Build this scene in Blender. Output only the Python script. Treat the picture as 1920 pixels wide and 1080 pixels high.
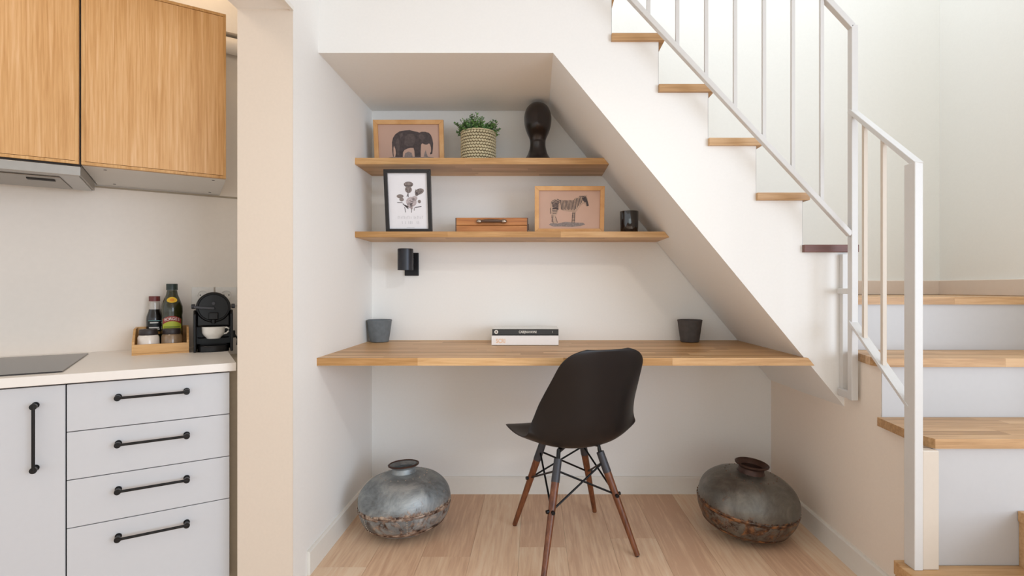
import bpy, bmesh, math, random
from mathutils import Vector, Matrix, Euler
random.seed(7)
PI = math.pi
SC = bpy.context.scene
COL = SC.collection
for o in list(bpy.data.objects): bpy.data.objects.remove(o, do_unlink=True)

# ------------------------------------------------------------ camera
cam_d = bpy.data.cameras.new('camera'); cam = bpy.data.objects.new('camera', cam_d); COL.objects.link(cam)
cam.location = (0, 0, 1.006); cam.rotation_euler = (PI/2, 0, 0)
cam_d.sensor_width = 36; cam_d.lens = 995/1920*36; cam_d.shift_x = -43/1920; cam_d.clip_start = 0.02
SC.camera = cam
SC.view_settings.view_transform = 'Standard'; SC.view_settings.look = 'None'
SC.view_settings.gamma = 1; SC.view_settings.use_curve_mapping = False
SC.view_settings.exposure = -0.06

# ------------------------------------------------------------ world and large lights
W = bpy.data.worlds.new('world'); SC.world = W; W.use_nodes = True
W.node_tree.nodes['Background'].inputs[0].default_value = (0.95, 0.975, 1.0, 1)
W.node_tree.nodes['Background'].inputs[1].default_value = 1.2

def area(name, loc, target, size, power, color, size_y=None, spread=None):
    l = bpy.data.lights.new(name, 'AREA'); l.energy = power; l.color = color; l.size = size
    if size_y: l.shape = 'RECTANGLE'; l.size_y = size_y
    if spread: l.spread = spread
    o = bpy.data.objects.new(name, l); COL.objects.link(o); o.location = loc
    o.rotation_euler = (Vector(target)-Vector(loc)).to_track_quat('-Z', 'Y').to_euler()
    return o
LIGHTS = [
    ('window_daylight_right', (3.3, -1.7, 1.35), (-.8, 2.2, 1.1), 2.4, 1.9, 94, (0.72, 0.84, 1.0)),
    ('low_front_fill', (0.3, -3.2, 0.62), (0.2, 2.4, 1.3), 2.8, 1.1, 12, (0.84, 1.0, 0.97)),  # added low fill, stands in for bounce onto soffit and under the desk
    ('ceiling_soft_fill', (0.1, 0.2, 2.43), (0.1, 0.2, 0), 2.0, 1.4, 2.5, (0.85, 1.0, 0.92)),  # added soft fill from above to brighten the floor
    ('kitchen_lamp', (-1.55, 0.75, 2.35), (-1.5, 1.9, 0.8), .35, .35, 3.2, (1.0, 0.86, 0.7)),
    ('cabinet_top_lamp', (-1.35, 2.1, 2.38), (-1.25, 2.3, 1.9), .2, .2, .55, (1.0, 0.72, 0.42)),
    ('stairwell_skylight', (1.15, 2.05, 3.9), (1.2, 2.5, 1.6), 1.0, .8, 26, (0.76, 0.84, 1.0)),
]
def spot(name, loc, target, power, color, angle, blend=1, radius=.05):
    l = bpy.data.lights.new(name, 'SPOT'); l.energy = power; l.color = color; l.spot_size = math.radians(angle); l.spot_blend = blend; l.shadow_soft_size = radius
    o = bpy.data.objects.new(name, l); COL.objects.link(o); o.location = loc
    o.rotation_euler = (Vector(target)-Vector(loc)).to_track_quat('-Z', 'Y').to_euler()
spot('ceiling_spot_centre', (0.5, -0.2, 2.38), (0.06, 2.6, 0.86), 34, (1.0, 0.86, 0.70), 29)
spot('ceiling_spot_left', (0.9, 0.3, 2.38), (-0.75, 2.25, 0.9), 34, (0.95, 0.97, 1.0), 36)
for nm, lo, ta, sz, sy, pw_, cl in LIGHTS: area(nm, lo, ta, sz, pw_, cl, sy)

# ------------------------------------------------------------ materials
def lin(h):
    h = h.lstrip('#'); r = []
    for i in (0, 2, 4):
        c = int(h[i:i+2], 16)/255; r.append(c/12.92 if c <= .04045 else ((c+.055)/1.055)**2.4)
    return (*r, 1)
class NT:
    def __init__(s, name):
        s.m = bpy.data.materials.new(name); s.m.use_nodes = True; s.t = s.m.node_tree
        s.b = s.t.nodes['Principled BSDF']
    def n(s, typ, **kw):
        nd = s.t.nodes.new(typ)
        for k, v in kw.items():
            if k.startswith('i_'):
                key = k[2:]; key = int(key) if key.isdigit() else key.replace('_', ' ')
                nd.inputs[key].default_value = v
            else: setattr(nd, k, v)
        return nd
    def l(s, a, ao, b, bi): s.t.links.new(a.outputs[ao], b.inputs[bi])
def set_ramp(r, stops):
    e = r.color_ramp.elements
    while len(e) < len(stops): e.new(.5)
    for el, (p, c) in zip(e, stops): el.position = p; el.color = lin(c)
def plain(name, color, rough=.5, metal=0, coat=0, bump=0, bscale=60, var=0.03, spec=None):
    t = NT(name); b = t.b
    b.inputs['Roughness'].default_value = rough; b.inputs['Metallic'].default_value = metal
    if coat: b.inputs['Coat Weight'].default_value = coat
    if spec is not None: b.inputs['Specular IOR Level'].default_value = spec
    tc = t.n('ShaderNodeTexCoord'); nz = t.n('ShaderNodeTexNoise', i_Scale=bscale, i_Detail=3.0)
    t.l(tc, 'Object', nz, 'Vector')
    c = lin(color)
    rp = t.n('ShaderNodeValToRGB'); e = rp.color_ramp.elements
    e[0].position = .3; e[1].position = .7
    e[0].color = (*[x*(1-var) for x in c[:3]], 1); e[1].color = (*[min(1, x*(1+var)) for x in c[:3]], 1)
    t.l(nz, 'Fac', rp, 'Fac'); t.l(rp, 'Color', b, 'Base Color')
    if bump:
        bp = t.n('ShaderNodeBump', i_Strength=bump, i_Distance=.002); t.l(nz, 'Fac', bp, 'Height'); t.l(bp, 'Normal', b, 'Normal')
    return t.m
def wood(name, cols, grain=(1, 14, 14), rough=.5, ring=.35, rnd=.5, coat=0, scale=6.0, bump=.05):
    """oak: stretched noise grain in object space, long axis = smallest number in grain, tone varies per board"""
    t = NT(name); b = t.b
    tc = t.n('ShaderNodeTexCoord'); oi = t.n('ShaderNodeObjectInfo')
    mu = t.n('ShaderNodeMath', operation='MULTIPLY', i_1=37.0); t.l(oi, 'Random', mu, 0)
    ad = t.n('ShaderNodeVectorMath', operation='ADD'); t.l(tc, 'Object', ad, 0); t.l(mu, 0, ad, 1)
    mp = t.n('ShaderNodeMapping'); mp.inputs['Scale'].default_value = grain; t.l(ad, 0, mp, 'Vector')
    n1 = t.n('ShaderNodeTexNoise', i_Scale=scale, i_Detail=7.0, i_Roughness=.62, i_Distortion=.4); t.l(mp, 0, n1, 'Vector')
    n2 = t.n('ShaderNodeTexNoise', i_Scale=scale*.28, i_Detail=2.0, i_Distortion=ring*3); t.l(mp, 0, n2, 'Vector')
    m1 = t.n('ShaderNodeMath', operation='MULTIPLY', i_1=.55); t.l(n1, 'Fac', m1, 0)
    m2 = t.n('ShaderNodeMath', operation='MULTIPLY_ADD', i_1=.45); t.l(n2, 'Fac', m2, 0); t.l(m1, 0, m2, 2)
    m3 = t.n('ShaderNodeMath', operation='MULTIPLY_ADD', i_1=rnd*.3, i_2=-rnd*.15); t.l(oi, 'Random', m3, 0)
    m4 = t.n('ShaderNodeMath', operation='ADD'); t.l(m2, 0, m4, 0); t.l(m3, 0, m4, 1)
    rp = t.n('ShaderNodeValToRGB'); set_ramp(rp, [(.33, cols[0]), (.5, cols[1]), (.66, cols[2])])
    t.l(m4, 0, rp, 'Fac'); t.l(rp, 'Color', b, 'Base Color')
    b.inputs['Roughness'].default_value = rough
    if coat: b.inputs['Coat Weight'].default_value = coat; b.inputs['Coat Roughness'].default_value = .3
    bp = t.n('ShaderNodeBump', i_Strength=bump, i_Distance=.002); t.l(n1, 'Fac', bp, 'Height'); t.l(bp, 'Normal', b, 'Normal')
    return t.m
M = {}
M['wall'] = plain('wall_paint', '#f2f0ec', .75, bump=.03, bscale=120, var=.01)
M['wall_cream'] = plain('cream_paint', '#f4e8da', .7, bump=.03, bscale=120, var=.012)
M['pillar'] = plain('pillar_cream_paint', '#ddcfbf', .7, bump=.03, bscale=120, var=.012)
M['wall_kitchen'] = plain('kitchen_wall_paint', '#eee4d9', .55, var=.01)
M['wall_stairwell'] = plain('stairwell_paint', '#e7e6de', .8, bump=.03, bscale=120, var=.01)
M['skirting'] = plain('skirting_paint', '#ece8e0', .45, var=.01)
M['skirting_cream'] = plain('landing_skirting_paint', '#d9c9b8', .5, var=.01)
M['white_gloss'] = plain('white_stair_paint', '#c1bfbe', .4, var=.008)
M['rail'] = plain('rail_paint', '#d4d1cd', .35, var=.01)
M['rail_cream'] = plain('rail_cream_paint', '#d3c6b6', .45, var=.01)
M['counter'] = plain('worktop_laminate', '#efe9e2', .35, var=.01)
M['front'] = plain('cabinet_front_paint', '#cccdd0', .45, var=.006)
M['carcass'] = plain('carcass_white', '#dcd8d2', .5, var=.01)
M['filler'] = plain('filler_panel', '#a99c88', .6)
M['dark_gap'] = plain('shadow_gap', '#2a2522', .8)
M['handle'] = plain('black_handle_metal', '#151313', .38, .4)
M['black'] = plain('black_plastic', '#0e0c0d', .36, var=.05, spec=.35)
M['black_gloss'] = plain('black_gloss', '#0c0b0d', .12, coat=.5)
M['shell'] = plain('chair_shell_plastic', '#151112', .4, var=.02, spec=.4)
M['wire'] = plain('black_wire', '#161414', .4, .6)
M['sleeve'] = plain('grey_sleeve_metal', '#47474b', .5, .5)
M['walnut'] = wood('walnut_leg', ('#4a2613', '#6f3f24', '#8a5636'), (12, 12, 1), .4, rnd=.2, scale=10)
M['oak'] = wood('oak_board', ('#ae8049', '#c69862', '#d9b07d'), (1.2, 22, 22), .42, rnd=1.1, coat=.1)
M['oak_tread'] = wood('oak_tread', ('#a27a4c', '#be9465', '#d0a97b'), (1.2, 22, 22), .45, rnd=.9, coat=.1)
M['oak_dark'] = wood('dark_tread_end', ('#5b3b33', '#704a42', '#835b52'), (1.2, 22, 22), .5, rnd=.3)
M['door_oak'] = wood('oak_veneer', ('#bd8a50', '#d2a269', '#e0b686'), (34, 34, 1.0), .45, rnd=.12, scale=6, ring=.5)
M['door_edge'] = wood('oak_edge', ('#b5854a', '#c99a60', '#d9ae76'), (26, 26, 1.5), .45, rnd=.1)
M['frame_oak'] = wood('frame_beech', ('#c08a50', '#d3a067', '#e0b37e'), (2, 2, 2), .5, rnd=.3)
M['box_wood'] = wood('bamboo', ('#c08c4e', '#d5a468', '#e0b57c'), (1.2, 14, 14), .5, rnd=.1)
M['case_wood'] = wood('orange_case_wood', ('#96592c', '#b9773f', '#cc8e52'), (1.2, 16, 16), .4, rnd=.3)
M['floor'] = wood('floor_oak', ('#d6ae8f', '#e9c6a5', '#f2d8bb'), (15, 1.0, 15), .5, rnd=1.0, scale=6, ring=.55, bump=.03)
M['joint'] = plain('floor_joint', '#8d6c52', .8)
M['steel'] = plain('brushed_steel', '#a7a29c', .3, .9)
M['steel_dim'] = plain('hood_underside_steel', '#9c958d', .4, .7)
M['glass_hob'] = plain('black_hob_glass', '#3a3839', .22, spec=.35)
M['white_plastic'] = plain('white_plastic', '#ece7e0', .35)
M['ceramic'] = plain('white_ceramic', '#f1ede6', .2, coat=.4)
M['pot_grey'] = plain('grey_ceramic', '#6a7074', .75, bump=.15, bscale=40, var=.12)
M['pot_dark'] = plain('dark_ceramic', '#4f4a48', .8, bump=.15, bscale=40, var=.12)
M['leaf'] = plain('leaf_green', '#6f9a55', .6, var=.5, bscale=40)
M['leaf_dark'] = plain('leaf_dark_green', '#4a7440', .6, var=.4, bscale=40)
M['stem'] = plain('plant_stem', '#4b4b2c', .7)
M['fibre'] = plain('woven_fibre', '#cfc3a0', .8, var=.12)
M['fibre_dark'] = plain('woven_fibre_shadow', '#6f6248', .9)
M['bronze'] = plain('dark_wood_carving', '#241c1b', .3, coat=.25, var=.15, bscale=20)
M['paper'] = plain('white_paper', '#e9e7ea', .6, var=.01)
M['paper_pink'] = plain('aged_pink_paper', '#c4a290', .65, var=.04, bscale=8)
M['ink'] = plain('print_ink', '#4a4040', .7, var=.25, bscale=90)
M['ink_soft'] = plain('print_ink_soft', '#5a4f4d', .7, var=.2, bscale=90)
M['zebra'] = plain('print_zebra_tone', '#b39885', .7, var=.15, bscale=90)
M['ink_mid'] = plain('print_ink_mid', '#857a76', .7, var=.25, bscale=120)
M['ink_light'] = plain('print_ink_light', '#b9adad', .7, var=.2, bscale=120)
M['ink_cream'] = plain('print_cream', '#c8ad98', .7)
M['ink_faint'] = plain('print_faint', '#cfcdd0', .7)
M['frame_black'] = plain('black_frame', '#1c1716', .35)
M['brass'] = plain('aged_nickel', '#b9ada0', .3, .9)
M['leather'] = plain('brown_leather', '#5b4436', .5)
M['candle_glass'] = plain('black_candle_glass', '#121012', .1, coat=1)
M['wax'] = plain('candle_wax', '#2b2727', .5)
M['lamp_metal'] = plain('anthracite_metal', '#34353a', .38, .5)
M['lamp_plate'] = plain('black_lamp_plate', '#1a1a1d', .4, .3)
M['book_white'] = plain('white_book_cover', '#f0edec', .5, var=.01)
M['book_black'] = plain('black_book_cover', '#2a2728', .35)
M['pages'] = plain('book_pages', '#ded8cc', .8)
M['book_top'] = plain('photo_book_cover', '#bdb7ab', .2, coat=.6, var=.2, bscale=9)
M['peach'] = plain('peach_print', '#ecc6a6', .6)
M['soy'] = plain('dark_vinegar_glass', '#15100e', .18, coat=.3)
M['clear'] = plain('clear_bottle_neck', '#b5aca2', .1, coat=1)
M['red_cap'] = plain('dark_red_cap', '#6b2a26', .4)
M['oil'] = plain('olive_oil_glass', '#2c2c10', .2, coat=.3, var=.2, bscale=25)
M['green_cap'] = plain('dark_green_cap', '#1d2b25', .35)
M['yellow'] = plain('yellow_label', '#e2b52c', .5)
M['orange'] = plain('orange_emblem', '#d98b1c', .5)
M['lime'] = plain('lime_label', '#bcc23f', .5)
M['lime_dark'] = plain('lime_label_dark', '#6f8a2c', .5)
M['red'] = plain('red_label', '#9c3a34', .5)
M['white_print'] = plain('white_print', '#e6e2da', .5)
M['teal_print'] = plain('teal_print', '#6f9c98', .5)
M['tan_print'] = plain('tan_print', '#b98746', .5)
M['label_black'] = plain('black_label', '#0f1413', .5)
M['salt'] = plain('salt_in_jar', '#e4d8cc', .35, coat=.6)
M['pepper'] = plain('pepper_in_jar', '#8a6f52', .3, coat=.8, var=.15)
M['jar_lid'] = plain('dark_jar_lid', '#2c2220', .45)
M['socket_hole'] = plain('socket_hole', '#1b1816', .6)
def patina(name, c1, c2, c3, rust, seam_z, seam2_z, rustamt, light, thr=.6):
    t = NT(name); b = t.b
    tc = t.n('ShaderNodeTexCoord')
    n1 = t.n('ShaderNodeTexNoise', i_Scale=9.0, i_Detail=8.0, i_Roughness=.65, i_Distortion=.6); t.l(tc, 'Object', n1, 'Vector')
    rp = t.n('ShaderNodeValToRGB'); set_ramp(rp, [(.32, c1), (.5, c2), (.68, c3)]); t.l(n1, 'Fac', rp, 'Fac')
    sp = t.n('ShaderNodeSeparateXYZ'); t.l(tc, 'Object', sp, 0)
    # lower band between the two seams is more worn
    n3 = t.n('ShaderNodeTexNoise', i_Scale=22.0, i_Detail=9.0, i_Roughness=.75, i_Distortion=1.0); t.l(tc, 'Object', n3, 'Vector')
    def band(z, w):
        s1 = t.n('ShaderNodeMath', operation='SUBTRACT', i_1=z); t.l(sp, 'Z', s1, 0)
        a = t.n('ShaderNodeMath', operation='ABSOLUTE'); t.l(s1, 0, a, 0)
        m = t.n('ShaderNodeMapRange'); m.inputs['From Min'].default_value = 0; m.inputs['From Max'].default_value = w
        m.inputs['To Min'].default_value = 1; m.inputs['To Max'].default_value = 0; t.l(a, 0, m, 'Value'); return m
    bA, bB, bC = band(seam_z, .018), band(seam2_z, .022), band((seam_z+seam2_z)/2, .075)
    mx = t.n('ShaderNodeMath', operation='MAXIMUM'); t.l(bA, 0, mx, 0); t.l(bB, 0, mx, 1)
    c5 = t.n('ShaderNodeMath', operation='MULTIPLY', i_1=rustamt); t.l(bC, 0, c5, 0)
    mx2 = t.n('ShaderNodeMath', operation='MAXIMUM'); t.l(mx, 0, mx2, 0); t.l(c5, 0, mx2, 1)
    ad = t.n('ShaderNodeMath', operation='MULTIPLY_ADD', i_1=.33, i_2=0.0); t.l(mx2, 0, ad, 0)
    ad2 = t.n('ShaderNodeMath', operation='ADD'); t.l(ad, 0, ad2, 0); t.l(n3, 'Fac', ad2, 1)
    mr = t.n('ShaderNodeMapRange'); mr.inputs['From Min'].default_value = thr; mr.inputs['From Max'].default_value = thr+.14; t.l(ad2, 0, mr, 'Value')
    n4 = t.n('ShaderNodeTexNoise', i_Scale=38.0, i_Detail=4.0); t.l(tc, 'Object', n4, 'Vector')
    rr = t.n('ShaderNodeValToRGB'); set_ramp(rr, [(.38, rust[0]), (.52, rust[1]), (.66, rust[2])]); t.l(n4, 'Fac', rr, 'Fac')
    mc = t.n('ShaderNodeMixRGB'); t.l(mr, 0, mc, 'Fac'); t.l(rp, 'Color', mc, 1); t.l(rr, 'Color', mc, 2)
    t.l(mc, 'Color', b, 'Base Color')
    b.inputs['Metallic'].default_value = .55
    b.inputs['Roughness'].default_value = light
    bp = t.n('ShaderNodeBump', i_Strength=.35, i_Distance=.004); t.l(n3, 'Fac', bp, 'Height'); t.l(bp, 'Normal', b, 'Normal')
    return t.m
M['vase_a'] = patina('silver_grey_patina', '#5f6062', '#8b9193', '#b3b6b6', ('#3d2a22', '#8d7565', '#c9b6a4'), .114, .040, .46, .5, .585)
M['vase_b'] = patina('dark_pewter_patina', '#56524c', '#6e6a63', '#868178', ('#3a2a22', '#6b4d38', '#a5744c'), .118, .040, .62, .36, .60)
M['vase_rust'] = plain('rusty_rim', '#4a342c', .5, .4, var=.3, bscale=30)
M['vase_base'] = plain('rusty_base', '#6d5344', .55, .4, var=.3, bscale=20)

# ------------------------------------------------------------ mesh helpers
class MB:
    def __init__(s): s.bm = bmesh.new()
    def _add(s, verts, faces, mat=None):
        vs = [s.bm.verts.new(mat @ Vector(v) if mat else Vector(v)) for v in verts]
        for f in faces:
            try: s.bm.faces.new([vs[i] for i in f])
            except ValueError: pass
        return s
    def hexa(s, p):   # 8 points: bottom 4 ccw, top 4
        return s._add(p, [(3,2,1,0),(4,5,6,7),(0,1,5,4),(1,2,6,5),(2,3,7,6),(3,0,4,7)])
    def box(s, a, b, mat=None):
        x0,y0,z0 = a; x1,y1,z1 = b
        return s._add([(x0,y0,z0),(x1,y0,z0),(x1,y1,z0),(x0,y1,z0),(x0,y0,z1),(x1,y0,z1),(x1,y1,z1),(x0,y1,z1)],
                      [(3,2,1,0),(4,5,6,7),(0,1,5,4),(1,2,6,5),(2,3,7,6),(3,0,4,7)], mat)
    def prism(s, pts, axis, a0, a1, mat=None):
        """pts polygon in the two other axes (ordered), extruded along axis"""
        def mk(p, a):
            return {'x': (a, p[0], p[1]), 'y': (p[0], a, p[1]), 'z': (p[0], p[1], a)}[axis]
        n = len(pts); v = [mk(p, a0) for p in pts]+[mk(p, a1) for p in pts]
        f = [tuple(range(n))[::-1], tuple(range(n, 2*n))]+[(i, (i+1) % n, n+(i+1) % n, n+i) for i in range(n)]
        return s._add(v, f, mat)
    def lathe(s, prof, seg=32, mat=None, sx=1, sy=1, a0=0, a1=2*PI):
        full = abs(a1-a0-2*PI) < 1e-6; k = seg if full else seg+1
        v = []; rings = []
        for r, z in prof:
            if r < 1e-6: rings.append([len(v)]); v.append((0, 0, z))
            else:
                rings.append(list(range(len(v), len(v)+k)))
                for i in range(k):
                    a = a0+(a1-a0)*i/seg; v.append((r*math.cos(a)*sx, r*math.sin(a)*sy, z))
        f = []
        for A, B in zip(rings, rings[1:]):
            for i in range(seg):
                j = (i+1) % k
                if len(A) == 1 and len(B) == 1: continue
                if len(A) == 1: f.append((A[0], B[j], B[i]))
                elif len(B) == 1: f.append((A[i], A[j], B[0]))
                else: f.append((A[i], A[j], B[j], B[i]))
        return s._add(v, f, mat)
    def rod(s, p, q, r0, r1=None, seg=12, cap=True):
        p, q = Vector(p), Vector(q); r1 = r0 if r1 is None else r1
        m = Matrix.Translation(p) @ (q-p).to_track_quat('Z', 'Y').to_matrix().to_4x4()
        L = (q-p).length
        return s.lathe(([(0, 0)] if cap else [])+[(r0, 0), (r1, L)]+([(0, L)] if cap else []), seg, m)
    def tube(s, pts, r, seg=8):
        pts = [Vector(p) for p in pts]; rings = []; v = []
        up = Vector((0, 0, 1))
        for i, p in enumerate(pts):
            t = (pts[min(i+1, len(pts)-1)]-pts[max(i-1, 0)]).normalized()
            a = t.cross(up)
            if a.length < 1e-3: a = t.cross(Vector((1, 0, 0)))
            a.normalize(); b = t.cross(a)
            rr = r[i] if isinstance(r, (list, tuple)) else r
            rings.append(list(range(len(v), len(v)+seg)))
            for k in range(seg): v.append(p+a*rr*math.cos(2*PI*k/seg)+b*rr*math.sin(2*PI*k/seg))
        f = [tuple(rings[0])[::-1], tuple(rings[-1])]
        for A, B in zip(rings, rings[1:]):
            for k in range(seg): f.append((A[k], A[(k+1) % seg], B[(k+1) % seg], B[k]))
        return s._add(v, f)
    def bar(s, p, q, w, h, side=(0, 1, 0)):
        """rectangular bar from p to q: w across 'side' direction, h the other"""
        p, q = Vector(p), Vector(q); t = (q-p).normalized(); sd = Vector(side); sd = (sd-t*sd.dot(t)).normalized(); u = t.cross(sd)
        a, b = sd*w/2, u*h/2
        c = [p-a-b, p+a-b, p+a+b, p-a+b, q-a-b, q+a-b, q+a+b, q-a+b]
        return s.hexa(c)
    def sphere(s, c, r, u=12, v=8, sc=(1, 1, 1)):
        m = Matrix.Translation(c) @ Matrix.Diagonal((sc[0], sc[1], sc[2], 1))
        return s.lathe([(r*math.sin(PI*i/v), -r*math.cos(PI*i/v)) for i in range(v+1)], u, m)
    def build(s, name, mat, parent=None, smooth=False, bevel=0, seg=2, loc=None):
        bmesh.ops.recalc_face_normals(s.bm, faces=s.bm.faces)
        me = bpy.data.meshes.new(name); s.bm.to_mesh(me); s.bm.free()
        me.materials.append(M[mat] if isinstance(mat, str) else mat)
        o = bpy.data.objects.new(name, me); COL.objects.link(o)
        if parent: o.parent = parent
        if loc is not None: o.location = loc
        if smooth:
            for p in me.polygons: p.use_smooth = True
            try: me.set_sharp_from_angle(angle=math.radians(38))
            except Exception: pass
        if bevel:
            b = o.modifiers.new('bevel', 'BEVEL'); b.width = bevel; b.segments = seg; b.limit_method = 'ANGLE'; b.angle_limit = .6
        return o
def tag(o, label=None, cat=None, group=None, kind=None):
    if label: o['label'] = label
    if cat: o['category'] = cat
    if group: o['group'] = group
    if kind: o['kind'] = kind
    return o
def thing(name, label, cat, loc, rz=0, group=None, rot=None):
    o = bpy.data.objects.new(name, None); COL.objects.link(o); o.empty_display_size = .05
    o.location = loc; o.rotation_euler = rot if rot else (0, 0, rz)
    return tag(o, label, cat, group)
def struct(o): o['kind'] = 'structure'; return o
def text(name, body, size, mat, parent, loc, rot, extrude=.0002, align='CENTER', sx=1, sy=1, bold=0):
    c = bpy.data.curves.new(name, 'FONT'); c.body = body; c.size = size; c.extrude = extrude
    c.align_x = align; c.align_y = 'CENTER'; c.offset = bold
    t = bpy.data.objects.new('tmp', c); COL.objects.link(t)
    bpy.context.view_layer.update()
    me = bpy.data.meshes.new_from_object(t.evaluated_get(bpy.context.evaluated_depsgraph_get()))
    bpy.data.objects.remove(t); me.materials.clear(); me.materials.append(M[mat])
    o = bpy.data.objects.new(name, me); COL.objects.link(o); o.parent = parent; o.location = loc; o.rotation_euler = rot; o.scale = (sx, sy, 1)
    return o

# glued-lamella boards: every visible stave is a part
def staves(parent, x0, xend, y0, y1, z0, z1, n_rows, mat, origin, lens=(.28, .62), name='stave', gap=.00025):
    """xend(z) gives the x of the (possibly raked) right end; origin = parent location"""
    w = (y1-y0)/n_rows; ox, oy, oz = origin
    for r in range(n_rows):
        x = x0; ya = y0+r*w+gap/2; yb = y0+(r+1)*w-gap/2
        first = True
        while True:
            L = random.uniform(*lens)*(random.uniform(.4, 1) if first else 1); first = False
            nx = x+L
            last = nx > min(xend(z0), xend(z1))-.14
            if last: ta, tb = xend(z0), xend(z1)
            else: ta = tb = nx-gap
            cx = x
            mb = MB().hexa([(0, 0, 0), (ta-cx, 0, 0), (ta-cx, yb-ya, 0), (0, yb-ya, 0), (0, 0, z1-z0), (tb-cx, 0, z1-z0), (tb-cx, yb-ya, z1-z0), (0, yb-ya, z1-z0)])
            mb.build(name, mat, parent, loc=(cx-ox, ya-oy, z0-oz))
            if last: break
            x = nx

# ------------------------------------------------------------ setting
XL, YB, YF, ZC = -.7985, 2.6, 1.958, 1.8735
SX0, SK = .0669, 1.2144
def soffit_x(z): return SX0+(ZC-z)/SK
def xr(y): return 1.13+(y-1.505)*(1.1576-1.13)/(YB-1.505)       # face of the wall under the lower flight
# floor planks
fl = MB().box((-3.4, -4.4, -.03), (3.0, 2.75, -.0015)).build('floor', 'joint'); struct(fl)
pw, pl = .182, 1.22
for i in range(-17, 14):
    x0 = i*pw-.06; off = (i*.47) % 1.0*pl
    y = -1.6-off
    while y < 2.75:
        ya, yb = max(y, -1.6), min(y+pl, 2.62)
        if yb-ya > .02 and x0+pw > -3.0 and x0 < 2.4:
            MB().box((0, 0, -.002), (pw-.0008, yb-ya-.0008, 0)).build('plank', 'floor', fl, loc=(x0, ya, 0))
        y += pl
struct(MB().box((XL, YB, 0), (1.98, YB+.12, 4.4)).build('wall_back', 'wall'))
struct(MB().box((1.98, 1.3, 0), (2.1, YB+.12, 4.4)).build('wall_right_stairwell', 'wall_stairwell'))
# the stairwell side of the back wall has its own plaster skin above the landing
struct(MB().box((-.3, YB-.004, 1.95), (1.98, YB, 4.4)).prism([(1.1585, .973), (1.98, .973), (1.98, 1.95), (.30, 1.95), (.48, 1.75), (.66, 1.56), (.83, 1.36), (1.0, 1.165)], 'y', YB-.004, YB).build('wall_back_stairwell', 'wall_stairwell'))
wl = MB().box((-.9775, 1.853, 0), (XL, YB+.12, 2.7)).build('wall_left', 'wall'); struct(wl)
struct(MB().box((-.9775, 1.743, 0), (XL+.003, 1.7455, 1.922)).box((-.9775, 1.7455, 0), (-.812, 1.853, 1.922)).build('wall_left_pillar', 'pillar'))
struct(MB().box((-.812, 1.7455, 0), (XL+.003, 1.853, 1.922)).build('wall_left_return', 'wall'))
struct(MB().box((-.9775, .2, 1.922), (XL+.003, 1.853, 2.45)).build('ceiling_beam', 'wall'))
struct(MB().box((XL-.004, .2, 1.916), (XL+.007, 1.741, 1.93)).build('trim_1', 'skirting'))
# wall and soffit under the upper flight
TZ = [1.165, 1.356, 1.557, 1.754, 1.941, 2.135]      # tread tops
RX = [1.1575, .986, .815, .638, .4546, .2814]        # riser faces
th = .0275
poly = [(XL, ZC), (SX0, ZC), (1.151, ZC-(1.151-SX0)*SK), (RX[0], .557)]
poly.append((RX[0], TZ[0]-th))
for i in range(1, 6):
    poly.append((RX[i], TZ[i-1]-th)); poly.append((RX[i], TZ[i]-th))
poly += [(.27, TZ[5]-th), (.27, 2.7), (XL, 2.7)]
struct(MB().prism(poly, 'y', YF, YB-.004).build('wall_under_stairs', 'wall'))
# wall under the lower flight
def sx(px, y): return px if px > 1.5 else xr(y)
pz = [(YB, 0), (1.508, 0), (1.508, .555), (1.741, .555), (1.741, .749), (1.968, .749), (1.968, .945), (YB, .945)]
m = MB(); n = len(pz)
m._add([(xr(y), y, z) for y, z in pz]+[(1.98, y, z) for y, z in pz],
       [tuple(range(n)), tuple(range(n, 2*n))[::-1]]+[(i, (i+1) % n, n+(i+1) % n, n+i) for i in range(n)])
struct(m.build('wall_right', 'wall_cream'))
# ceilings of the main room and kitchen
struct(MB().box((-3.4, -4.4, 2.45), (XL, 2.75, 2.55)).box((XL, -4.4, 2.45), (1.0, YF, 2.55)).build('ceiling', 'wall'))
# kitchen back wall (rotated run)
KA = math.atan2(.5535, .8328); dK = Vector((math.cos(KA), math.sin(KA), 0)); nK = Vector((-math.sin(KA), math.cos(KA), 0))
K0 = Vector((-1.013, 1.80, 0)); WD = .66
def kpt(t, s, z=0): return K0+dK*t+nK*s+Vector((0, 0, z))
kw = MB().box((-2.2, WD, 0), (.36, WD+.08, 2.45)).build('wall_kitchen', 'wall_kitchen'); kw.location = K0; kw.rotation_euler.z = KA; struct(kw)
tr = MB().box((-2.2, WD-.004, 1.405), (.33, WD, 1.412)).build('trim_2', 'filler'); tr.location = K0; tr.rotation_euler.z = KA; struct(tr)
tr = MB().box((-2.2, WD-.06, 2.12), (.30, WD, 2.45)).lathe([(.001, 0), (.035, 0), (.035, 2.5), (.001, 2.5)], 16, Matrix.Translation((-2.2, WD-.036, 2.07)) @ Matrix.Rotation(PI/2, 4, 'Y')).build('trim_3', 'wall_kitchen', smooth=True); tr.location = K0; tr.rotation_euler.z = KA; struct(tr)
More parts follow.
